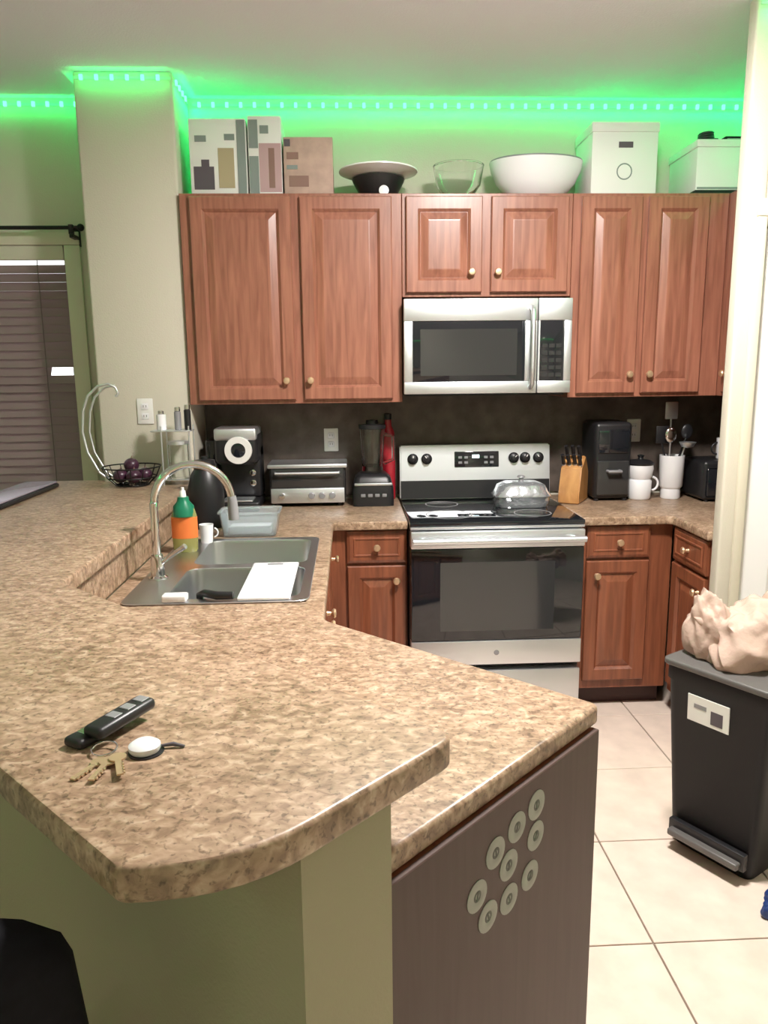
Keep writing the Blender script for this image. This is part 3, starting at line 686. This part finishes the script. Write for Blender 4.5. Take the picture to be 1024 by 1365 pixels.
MB().lathe([(0, 0), (.045, 0), (.048, .006), (.046, .05), (.056, .062), (.060, .215), (.055, .215), (.05, .06), (0, .055)], (0, 0, 0), 28).build('body', 'white', cr, 40)
def utensil(label, x, y, lean, h, headfn, mat, cat):
    u = thing('cooking_utensil', label, cat, (1.598+x, 3.66+y, CZ1+.06), 0, 'utensils in the white crock')
    top = Vector((lean[0], lean[1], h))
    MB().tube([(0, 0, .002), top*.5, top], [.005, .0045, .005], 8).build('shaft', 'steel' if mat != 'black' else 'black', u, 60)
    headfn(top, mat, u)
def spoon(p, mat, u): MB().ball(p+Vector((0, 0, .025)), .03, (1, .35, 1.25)).build('head', mat, u, 60)
def spat(p, mat, u): MB().box((-.032, -.004, 0), (.032, .004, .085), .004, 2, Matrix.Translation(p)).build('head', mat, u, 40)
def ladle(p, mat, u): MB().lathe([(0, 0), (.028, .008), (.04, .03), (.038, .03), (.026, .011), (0, .004)], (p.x, p.y-.03, p.z-.005), 20).build('head', mat, u, 60)
utensil('steel slotted turner standing tallest in the white crock', 0, .028, (.004, .018, .33), .33, spat, 'steel', 'utensil')
utensil('black serving spoon leaning right out of the crock', -.012, .008, (.085, .006, .245), .245, spoon, 'black', 'utensil')
utensil('steel ladle leaning right out of the crock', -.004, -.022, (.05, -.01, .20), .20, ladle, 'steel', 'utensil')
utensil('black turner leaning left out of the crock', .004, -.002, (-.062, -.004, .215), .215, spat, 'black', 'utensil')
utensil('steel serving spoon at the front of the crock', -.024, -.018, (-.01, -.03, .235), .235, spoon, 'chrome', 'utensil')
bt = thing('bread_box', 'black bread box in the right corner behind the door wall', 'bread box', (1.845, 3.62, CZ1+.0008))
bx('body', 'black', bt, (-.15, -.10, .008), (.15, .13, .20), .02, 4)
bx('front_door', 'black_glass', bt, (-.135, -.108, .025), (.135, -.098, .165), .01, 3)
bx('handle', 'grey', bt, (-.04, -.118, .14), (.04, -.104, .15), .003)
for x in (-.12, .12):
    for y in (-.08, .1): cyl('foot', 'black', bt, (x, y, 0), .01, 0, .012, 10)
pj = thing('mug', 'white mug on top of the black bread box, half hidden by the door wall', 'mug', (1.835, 3.60, CZ1+.2016))
MB().lathe([(0, 0), (.04, 0), (.043, .006), (.043, .1), (.039, .1), (.038, .008), (0, .006)], (0, 0, 0), 28).build('body', 'white', pj, 40)
MB().tube(arc((-.041, 0, .05), .028, PI/2, 3*PI/2, 10), .005, 8).build('handle', 'black', pj, 60)

# ---------------------------------------------------------------- on top of the cabinets
ZT = ZU1
def carton(name, label, loc, w, d, h, mat, patches, flaps=True, rz=0.0):
    t = thing(name, label, 'box', loc, rz)
    bx('carton', mat, t, (0, 0, 0), (w, d, h), .003)
    for k, (x0, z0, x1, z1, pm) in enumerate(patches): bx('print', pm, t, (x0*w, -.0012-.0003*k, z0*h), (x1*w, .001, z1*h))
    if flaps:
        bx('tape', 'kraft_edge', t, (w*.02, d*.45, h-.0005), (w*.98, d*.55, h+.0008))
    return t
carton('printed_box', 'white box with dark product pictures at the left cabinet end by the pillar', (-.668, 3.545, ZT), .245, .2, .315, 'white_card',
       ((.06, .08, .42, .38, 'print_dark'), (.2, .36, .34, .47, 'print_dark'), (.5, .1, .78, .62, 'print_tan'), (.1, .7, .3, .78, 'print_grey'), (.62, .72, .8, .8, 'print_grey'), (.84, .02, .99, .98, 'print_grey')))
carton('printed_box', 'white and pink printed box between the white box and the plain carton', (-.415, 3.55, ZT), .145, .2, .328, 'white_card',
       ((.02, .02, .3, .5, 'print_grey'), (.32, .05, .98, .66, 'print_pink'), (.6, .1, .78, .6, 'print_brown'), (.36, .78, .62, .88, 'print_grey'), (.03, .6, .3, .95, 'print_grey')))
carton('cardboard_box', 'plain pinkish brown cardboard carton next to the printed boxes', (-.262, 3.54, ZT), .215, .2, .24, 'kraft',
       ((.06, .62, .3, .74, 'print_brown'), (.1, .15, .5, .34, 'print_brown'), (.06, .45, .28, .52, 'print_grey'), (.02, .84, .14, .96, 'print_dark')))
pt = thing('cake_stand', 'wide white platter resting on a dark bowl above the left cabinet', 'platter', (.155, 3.64, ZT))
MB().lathe([(0, 0), (.075, 0), (.08, .01), (.115, .075), (.12, .088), (.112, .088), (.07, .02), (0, .018)], (0, 0, 0), 32).build('dark_bowl', 'black', pt, 40)
MB().lathe([(0, .082), (.10, .084), (.165, .108), (.178, .112), (.178, .118), (.16, .116), (.1, .092), (0, .09)], (0, 0, .005), 40).build('plate', 'white', pt, 40)
MB().lathe([(0, 0), (.02, 0), (.022, .012), (0, .014)], (0, 0, 0), 16, TURN).build('foot_knob', 'white', pt, 40).location = (.02, -.085, .022)
gb = thing('glass_bowl', 'clear glass bowl, nearly invisible, between platter and white bowl', 'bowl', (.52, 3.64, ZT))
MB().lathe([(0, 0), (.06, 0), (.062, .008), (.1, .06), (.115, .14), (.111, .14), (.095, .062), (.05, .012), (0, .01)], (0, 0, 0), 36).build('bowl', 'glass', gb, 40)
MB().lathe([(.112, .1405), (.116, .1405), (.117, .146), (.112, .146), (.112, .1405)], (0, 0, 0), 36).build('rim', 'glass', gb, 40)
ob = thing('serving_bowl', 'large white oval serving bowl above the microwave cabinet', 'bowl', (.88, 3.66, ZT))
m = MB(); rings = []
for s_, z in ((.42, 0), (.46, .004), (.62, .02), (.84, .07), (.96, .125), (1.0, .165), (.965, .167), (.92, .125), (.78, .075), (.5, .03), (.2, .024)):
    rings.append([m.bm.verts.new((.215*s_*math.cos(2*PI*k/40), .14*s_*math.sin(2*PI*k/40), z)) for k in range(40)])
for a, b in zip(rings, rings[1:]):
    for k in range(40): m.bm.faces.new((a[k], a[(k+1) % 40], b[(k+1) % 40], b[k]))
m.bm.faces.new(rings[-1]); m.bm.faces.new(list(reversed(rings[0]))); m.build('bowl', 'white', ob, 50)
MB().tube([(.207*math.cos(t*PI/20), .134*math.sin(t*PI/20), .1685) for t in range(40)], .005, 8, closed=True).build('rim', 'grey', ob, 60)
wb_ = carton('storage_box', 'tall white storage box with a dark hand slot', (1.108, 3.56, ZT), .298, .25, .305, 'white_card', (), False)
bx('hand_slot', 'print_dark', wb_, (.12, -.0015, .205), (.185, .001, .23), .0005, 1)
bx('lid', 'white_card', wb_, (-.004, -.004, .27), (.302, .254, .312), .003)
MB().lathe([(.03, 0), (.033, .0012), (.036, 0)], (0, 0, 0), 24, TURN).build('faint_print', 'print_grey', wb_, 40).location = (.15, 0, .105)
wc = carton('storage_box', 'lower white box at the far right cabinet end with dark items on top', (1.575, 3.53, ZT+.02), .30, .3, .205, 'white_card', ((.02, .02, .985, .06, 'print_grey'), (.88, .1, .98, .3, 'print_grey')), False)
bx('lid', 'white_card', wc, (-.005, -.005, .18), (.305, .305, .212), .003)
bx('under_tray', 'black', wc, (.0, .0, -.02), (.30, .3, -.0005))
cdz = ZT+.02+.212
cc = thing('coiled_cable', 'black coiled cable lying on the lower white box', 'cable', (1.64, 3.60, cdz))
MB().tube([(.035*math.cos(t*.6)*(1-.004*t), .03*math.sin(t*.6), .006+.0009*t) for t in range(46)], .0055, 8).build('coil', 'black', cc, 60)
MB().box((.02, -.02, .001), (.05, .0, .02), .003).build('plug', 'black', cc, 40)
rm = thing('black_pouch', 'flat black pouch lying on the lower white box, right end', 'pouch', (1.785, 3.61, cdz))
bx('pouch', 'black_soft', rm, (-.07, -.04, 0), (.07, .05, .028), .012, 3)
bx('zip', 'grey', rm, (-.06, -.0405, .012), (.06, -.0385, .016))

# ---------------------------------------------------------------- on the bar
BZ = 1.067
bs = thing('fruit_basket', 'silver wire fruit basket with a tall curved banana hook by the pillar', 'basket', (-.96, 3.36, BZ))
m = MB()
for r, z in ((.07, .006), (.105, .04), (.125, .085)): m.tube(arc((0, 0, z), r, 0, 2*PI*35/36, 35, (1, 0, 0), (0, 1, 0)), .0032, 6, closed=True)
for k in range(14):
    a = 2*PI*k/14; m.tube([(r*math.cos(a), r*math.sin(a), z) for r, z in ((.02, .006), (.07, .006), (.105, .04), (.125, .085))], .0022, 6)
m.build('wire_bowl', 'dark_metal', bs, 60)
hk = [(-.07, 0, .006), (-.14, 0, .06), (-.185, 0, .15), (-.2, 0, .24), (-.19, 0, .33), (-.165, 0, .395), (-.12, 0, .435), (-.075, 0, .445), (-.045, 0, .43), (-.035, 0, .405), (-.045, 0, .39)]
MB().tube(hk, .0055, 10).build('banana_hook', 'steel', bs, 60)
hk2 = [(x+.02, .03, z*.985) for x, y, z in hk[:8]]
MB().tube(hk2, .0045, 10).build('support_wire', 'steel', bs, 60)
for i, (x, y, z) in enumerate(((-.045, -.02, .045), (.02, -.045, .045), (.05, .025, .045), (-.02, .045, .045), (0, 0, .09))):
    p = thing('plum', ['dark purple fruit at the left of the wire basket', 'dark purple fruit at the front of the wire basket', 'dark purple fruit at the right of the wire basket', 'dark purple fruit at the back of the wire basket', 'dark purple fruit on top of the others in the wire basket'][i], 'fruit', (-.96+x, 3.36+y, BZ+z-.028), 0, 'fruit in the wire basket')
    MB().ball((0, 0, .03), .033, (1, 1, .92), 16, 10).build('flesh', 'plum', p, 60)
    MB().tube([(0, 0, .058), (.004, 0, .07)], .002, 6).build('stem', 'print_brown', p, 60)
mt = thing('mug_rack', 'dark metal rack with shelf and hooks on the bar by the pillar edge', 'rack', (-.765, 3.40, BZ))
m = MB()
for x, y in ((-.055, -.05), (.065, -.05), (-.055, .05), (.065, .05)): m.tube([(x, y, 0), (x, y, .26)], .0035, 8)
m.build('post', 'steel', mt, 60)
bx('shelf', 'steel', mt, (-.10, -.055, .235), (.07, .055, .241), .001)
bx('lower_shelf', 'steel', mt, (-.056, -.055, .02), (.066, .055, .025), .001)
for i, (x, h, mm, lb) in enumerate(((-.06, .085, 'white', 'small white jar on the metal rack, left'), (.012, .10, 'grey', 'slim grey spice bottle on the metal rack, middle'), (.055, .11, 'black', 'slim black spice bottle on the metal rack, right'))):
    j = thing('spice_jar', lb, 'jar', (-.765+x, 3.39, BZ+.2412), 0, 'jars on the metal rack')
    cyl('body', mm, j, (0, 0, 0), .021 if i == 0 else .015, 0, h*.8, 16, .002); cyl('cap', 'chrome', j, (0, 0, 0), .013, h*.8+.0005, h, 16, .002)
gj = thing('glass_canister', 'clear glass canister standing on the lower rack shelf', 'canister', (-.76, 3.40, BZ+.0256))
MB().lathe([(0, 0), (.042, 0), (.044, .005), (.044, .15), (.041, .15), (.041, .006), (0, .005)], (0, 0, 0), 24).build('jar', 'glass', gj, 40)
MB().lathe([(0, 0), (.045, 0), (.045, .015), (0, .018)], (0, 0, .151), 24).build('lid', 'steel', gj, 40)
lt = thing('laptop', 'flat dark closed laptop with pale top at the left end of the bar', 'laptop', (-1.275, 2.78, BZ))
bx('base', 'black', lt, (-.14, .0, .003), (0, .57, .02), .006)
bx('screen_lid', 'lilac', lt, (-.14, .006, .021), (-.006, .564, .029), .003)
for x in (-.12, -.02):
    for y in (.04, .53): cyl('rubber_foot', 'grey', lt, (x, y, 0), .008, 0, .0035, 10)
ks = thing('key_bunch', 'bunch of keys with two black fobs and a round white tag', 'keys', (-.315, .925, BZ))
def rotz(p, a): return Vector((p[0]*math.cos(a)-p[1]*math.sin(a), p[0]*math.sin(a)+p[1]*math.cos(a), p[2]))
def fob(name, c, ang, l, w, h, mat, tilt_=0.0, z=.0):
    mt_ = Matrix.Translation((c[0], c[1], z)) @ Matrix.Rotation(ang, 4, 'Z') @ Matrix.Rotation(-tilt_, 4, 'Y')
    return MB().box((-l/2, -w/2, 0), (l/2, w/2, h), min(h*.42, .008), 3, mt_).build(name, mat, ks, 50), mt_
A = math.radians(62)
f1, m1 = fob('key_fob', (-.008, .068), A, .108, .034, .017, 'black', .03, .012)
for k in range(3): MB().box((-.02+.026*k, -.009, .0165), (-.004+.026*k, .009, .0182), .0008, 1, m1).build('button', 'grey', f1)
f2, m2 = fob('car_remote', (-.038, .05), A-.05, .08, .034, .014, 'black', .0, .0005)
MB().box((-.02, -.012, .0135), (.025, .012, .0146), .0005, 1, m2).build('face_plate', 'chrome', f2)
MB().tube(arc((-.012, .005, .006), .016, 0, 2*PI*23/24, 23, (1, 0, 0), (0, 1, .12)), .0016, 6, closed=True).build('key_ring', 'chrome', ks, 60)
for i, (c, ang) in enumerate((((-.016, -.035), math.radians(-115)), ((.0, -.04), math.radians(-98)), ((.018, -.035), math.radians(-70)))):
    mk = Matrix.Translation((c[0], c[1], .0015+.0025*i)) @ Matrix.Rotation(ang, 4, 'Z')
    kk = MB().box((-.004, -.004, 0), (.032, .004, .002), 0, 1, mk)
    for t in range(4): kk.box((.004+.007*t, .003, .0), (.008+.007*t, .0062, .002), 0, 1, mk)
    kk.lathe([(0, 0), (.011, 0), (.011, .002), (0, .002)], (-.014, 0, 0), 16, mk)
    kk.build('key', 'brass', ks, 30)
MB().lathe([(0, 0), (.019, 0), (.0205, .003), (.0205, .008), (.015, .012), (0, .0125)], (.04, .005, .002), 28).build('round_tag', 'white', ks, 40)
MB().lathe([(.0, 0), (.023, 0), (.023, .0015), (0, .0018)], (.042, .004, 0), 28).build('tag_backing', 'black', ks, 40)
MB().tube([(.06, .012, .004), (.075, .014, .005), (.09, .012, .002)], [.002, .003, .002], 8).build('strap', 'print_dark', ks, 60)

# ---------------------------------------------------------------- trash can, bag, mat, stool
tc_ = thing('trash_can', 'black plastic step trash can with a white label on its front', 'trash can', (1.006, 2.262, 0), math.radians(-58))
TW, TD, TH = .355, .29, .62
m = MB(); rings = []
for ix, iy, z in ((.045, .035, .0), (.035, .025, .04), (.006, .004, TH-.05), (0, 0, TH-.045), (0, 0, TH)):
    rings.append([m.bm.verts.new((x, y, z)) for x, y in rounded([(ix, iy), (TW-ix, iy), (TW-ix, TD-iy), (ix, TD-iy)], [.03]*4, 4)])
for a, b in zip(rings, rings[1:]):
    for k in range(len(a)): m.bm.faces.new((a[k], a[(k+1) % len(a)], b[(k+1) % len(a)], b[k]))
m.bm.faces.new(rings[-1]); m.bm.faces.new(list(reversed(rings[0]))); m.build('body', 'bin_black', tc_, 50)
MB().prism(rounded([(-.008, -.012), (TW+.008, -.012), (TW+.008, TD+.008), (-.008, TD+.008)], [.03]*4, 4), TH+.001, TH+.022, (), .007, 3).build('lid', 'bin_lid', tc_, 35)
lbz = .462
lb_ = MB().box((.085, -.0015, -.044), (.225, .003, .044), .001, 1).build('paper_label', 'white_card', tc_, 35); lb_.location = (0, .0055, lbz+.04); lb_.rotation_euler = (math.radians(2.3), 0, 0)
bx('label_print', 'print_dark', lb_, (.165, -.0022, -.032), (.205, -.0012, .012)); bx('label_stripe', 'grey', lb_, (.108, -.0022, .004), (.15, -.0012, .018))
MB().box((.05, -.004, .045), (.31, .02, .10), .004).build('pedal_recess', 'black', tc_, 35)
MB().box((.06, -.028, .052), (.30, .01, .075), .006, 3).build('foot_pedal', 'bin_lid', tc_, 35)
bag = thing('plastic_bag', 'crumpled pale plastic grocery bag lying on the trash can lid', 'bag', (1.265, 2.215, TH+.0225))
from mathutils import noise as mnoise
def crumple(seed, rx, ry, rz, amp, z0, fold=5.0):
    m = MB(); q_ = bmesh.ops.create_icosphere(m.bm, subdivisions=5, radius=1.0)
    for v in m.bm.verts:
        p = v.co.copy(); a = math.atan2(p.y, p.x)
        n1 = mnoise.noise(p*1.3+Vector((seed, 0, 0)))
        n2 = abs(mnoise.noise(Vector((p.x*fold*.5+p.z*1.1, p.y*fold*.5-p.z*.9, p.z*.7+seed))))
        n3 = abs(mnoise.noise(Vector((p.x*fold, p.y*fold, p.z*1.6-seed))))
        s_ = 1+amp*(n1*.9-n2*.75-n3*.3)
        z = p.z*s_; zz = z*rz if z > -.55 else -.55*rz-(z+.55)*rz*.08
        v.co = Vector((p.x*s_*rx, p.y*s_*ry, zz))
    mn = min(v.co.z for v in m.bm.verts)
    for v in m.bm.verts: v.co.z += z0-mn
    return m
crumple(3.1, .185, .15, .125, .42, 0, 4).build('bag_body', 'bag', bag, 60)
m = crumple(8.4, .07, .09, .13, .35, 0, 4); h1 = m.build('bag_handle', 'bag', bag, 60); h1.location = (-.12, .05, .015); h1.rotation_euler = (.1, -.1, 0)
m = crumple(5.7, .10, .09, .14, .35, .02, 4); h2 = m.build('bag_handle', 'bag', bag, 60); h2.location = (.10, .03, .02); h2.rotation_euler = (0, .25, 0)
mtg = crumple(2.2, .065, .05, .05, .3, 0).build('blue_bag', 'blue', None, 60)
mtg.location = (1.222, 1.868, 0); tag(mtg, 'dark blue crumpled bag on the floor at the bin foot', 'bag')

so = thing('bar_stool', 'black padded bar stool back at the lower left below the bar', 'stool', (-.53, .70, 0), math.radians(14))
def backm():
    m = MB(); rows = []
    for side in (-1, 1):
        for z in [k/12 for k in range(13)]: pass
    n = 14; fr_, bk_ = [], []
    for j in range(13):
        t = j/12; z = .60+.40*t; rf, rb2 = [], []
        for i in range(n+1):
            s_ = -1+2*i/n
            hw = .235*(1-.10*t) if t < .85 else .235*(1-.10*t)*math.sqrt(max(0, 1-((t-.85)/.15)**2*.35))
            x = s_*hw; ztop = z-.03*t*abs(s_)**4
            y = -.05*t-.0+.05*s_*s_
            th = .03*(1-abs(s_)**6*.6)*(1-.5*max(0, (t-.8)/.2)**2)
            rf.append(m.bm.verts.new((x, y+th, ztop))); rb2.append(m.bm.verts.new((x, y-th, ztop)))
        fr_.append(rf); bk_.append(rb2)
    for a in range(12):
        for i in range(n):
            m.bm.faces.new((fr_[a][i], fr_[a][i+1], fr_[a+1][i+1], fr_[a+1][i])); m.bm.faces.new((bk_[a][i+1], bk_[a][i], bk_[a+1][i], bk_[a+1][i+1]))
        m.bm.faces.new((fr_[a][0], fr_[a+1][0], bk_[a+1][0], bk_[a][0])); m.bm.faces.new((fr_[a+1][n], fr_[a][n], bk_[a][n], bk_[a+1][n]))
    for i in range(n):
        m.bm.faces.new((fr_[12][i], fr_[12][i+1], bk_[12][i+1], bk_[12][i])); m.bm.faces.new((fr_[0][i+1], fr_[0][i], bk_[0][i], bk_[0][i+1]))
    return m
bo = backm().build('backrest', 'black_soft', so, 60)
bx('seat', 'black_soft', so, (-.20, .0, .60), (.165, .30, .66), .025, 4)
for x, y in ((-.165, .04), (.135, .04), (-.165, .26), (.135, .26)): MB().tube([(x*1.05, y+(.02 if y > .2 else -.02), 0), (x, y, .605)], [.014, .017], 10).build('leg', 'dark_metal', so, 60)
MB().tube([(-.17, .27, .22), (.14, .27, .22)], .01, 8).build('foot_rail', 'dark_metal', so, 60)

# ---------------------------------------------------------------- kitchen ceiling lamp, and added fixtures for the two rear fill lights
def downlight(label, x, y):
    t = thing('ceiling_light', label, 'ceiling light', (x, y, CEIL), 0, 'round ceiling lights')
    MB().lathe([(.175, 0), (.2, -.004), (.2, -.016), (.178, -.02), (.172, -.012)], (0, 0, 0), 36).build('trim_ring', 'white_plastic', t, 40)
    MB().lathe([(0, -.008), (.173, -.008), (.173, 0)], (0, 0, 0), 36).build('diffuser', 'lamp', t, 40)
downlight('round white ceiling light over the kitchen floor', .68, 1.9)
downlight('added round white fill light, unseen, over the dining side', -2.4, -1.2)
downlight('added round white fill light, unseen, by the rear wall', .9, -2.2)
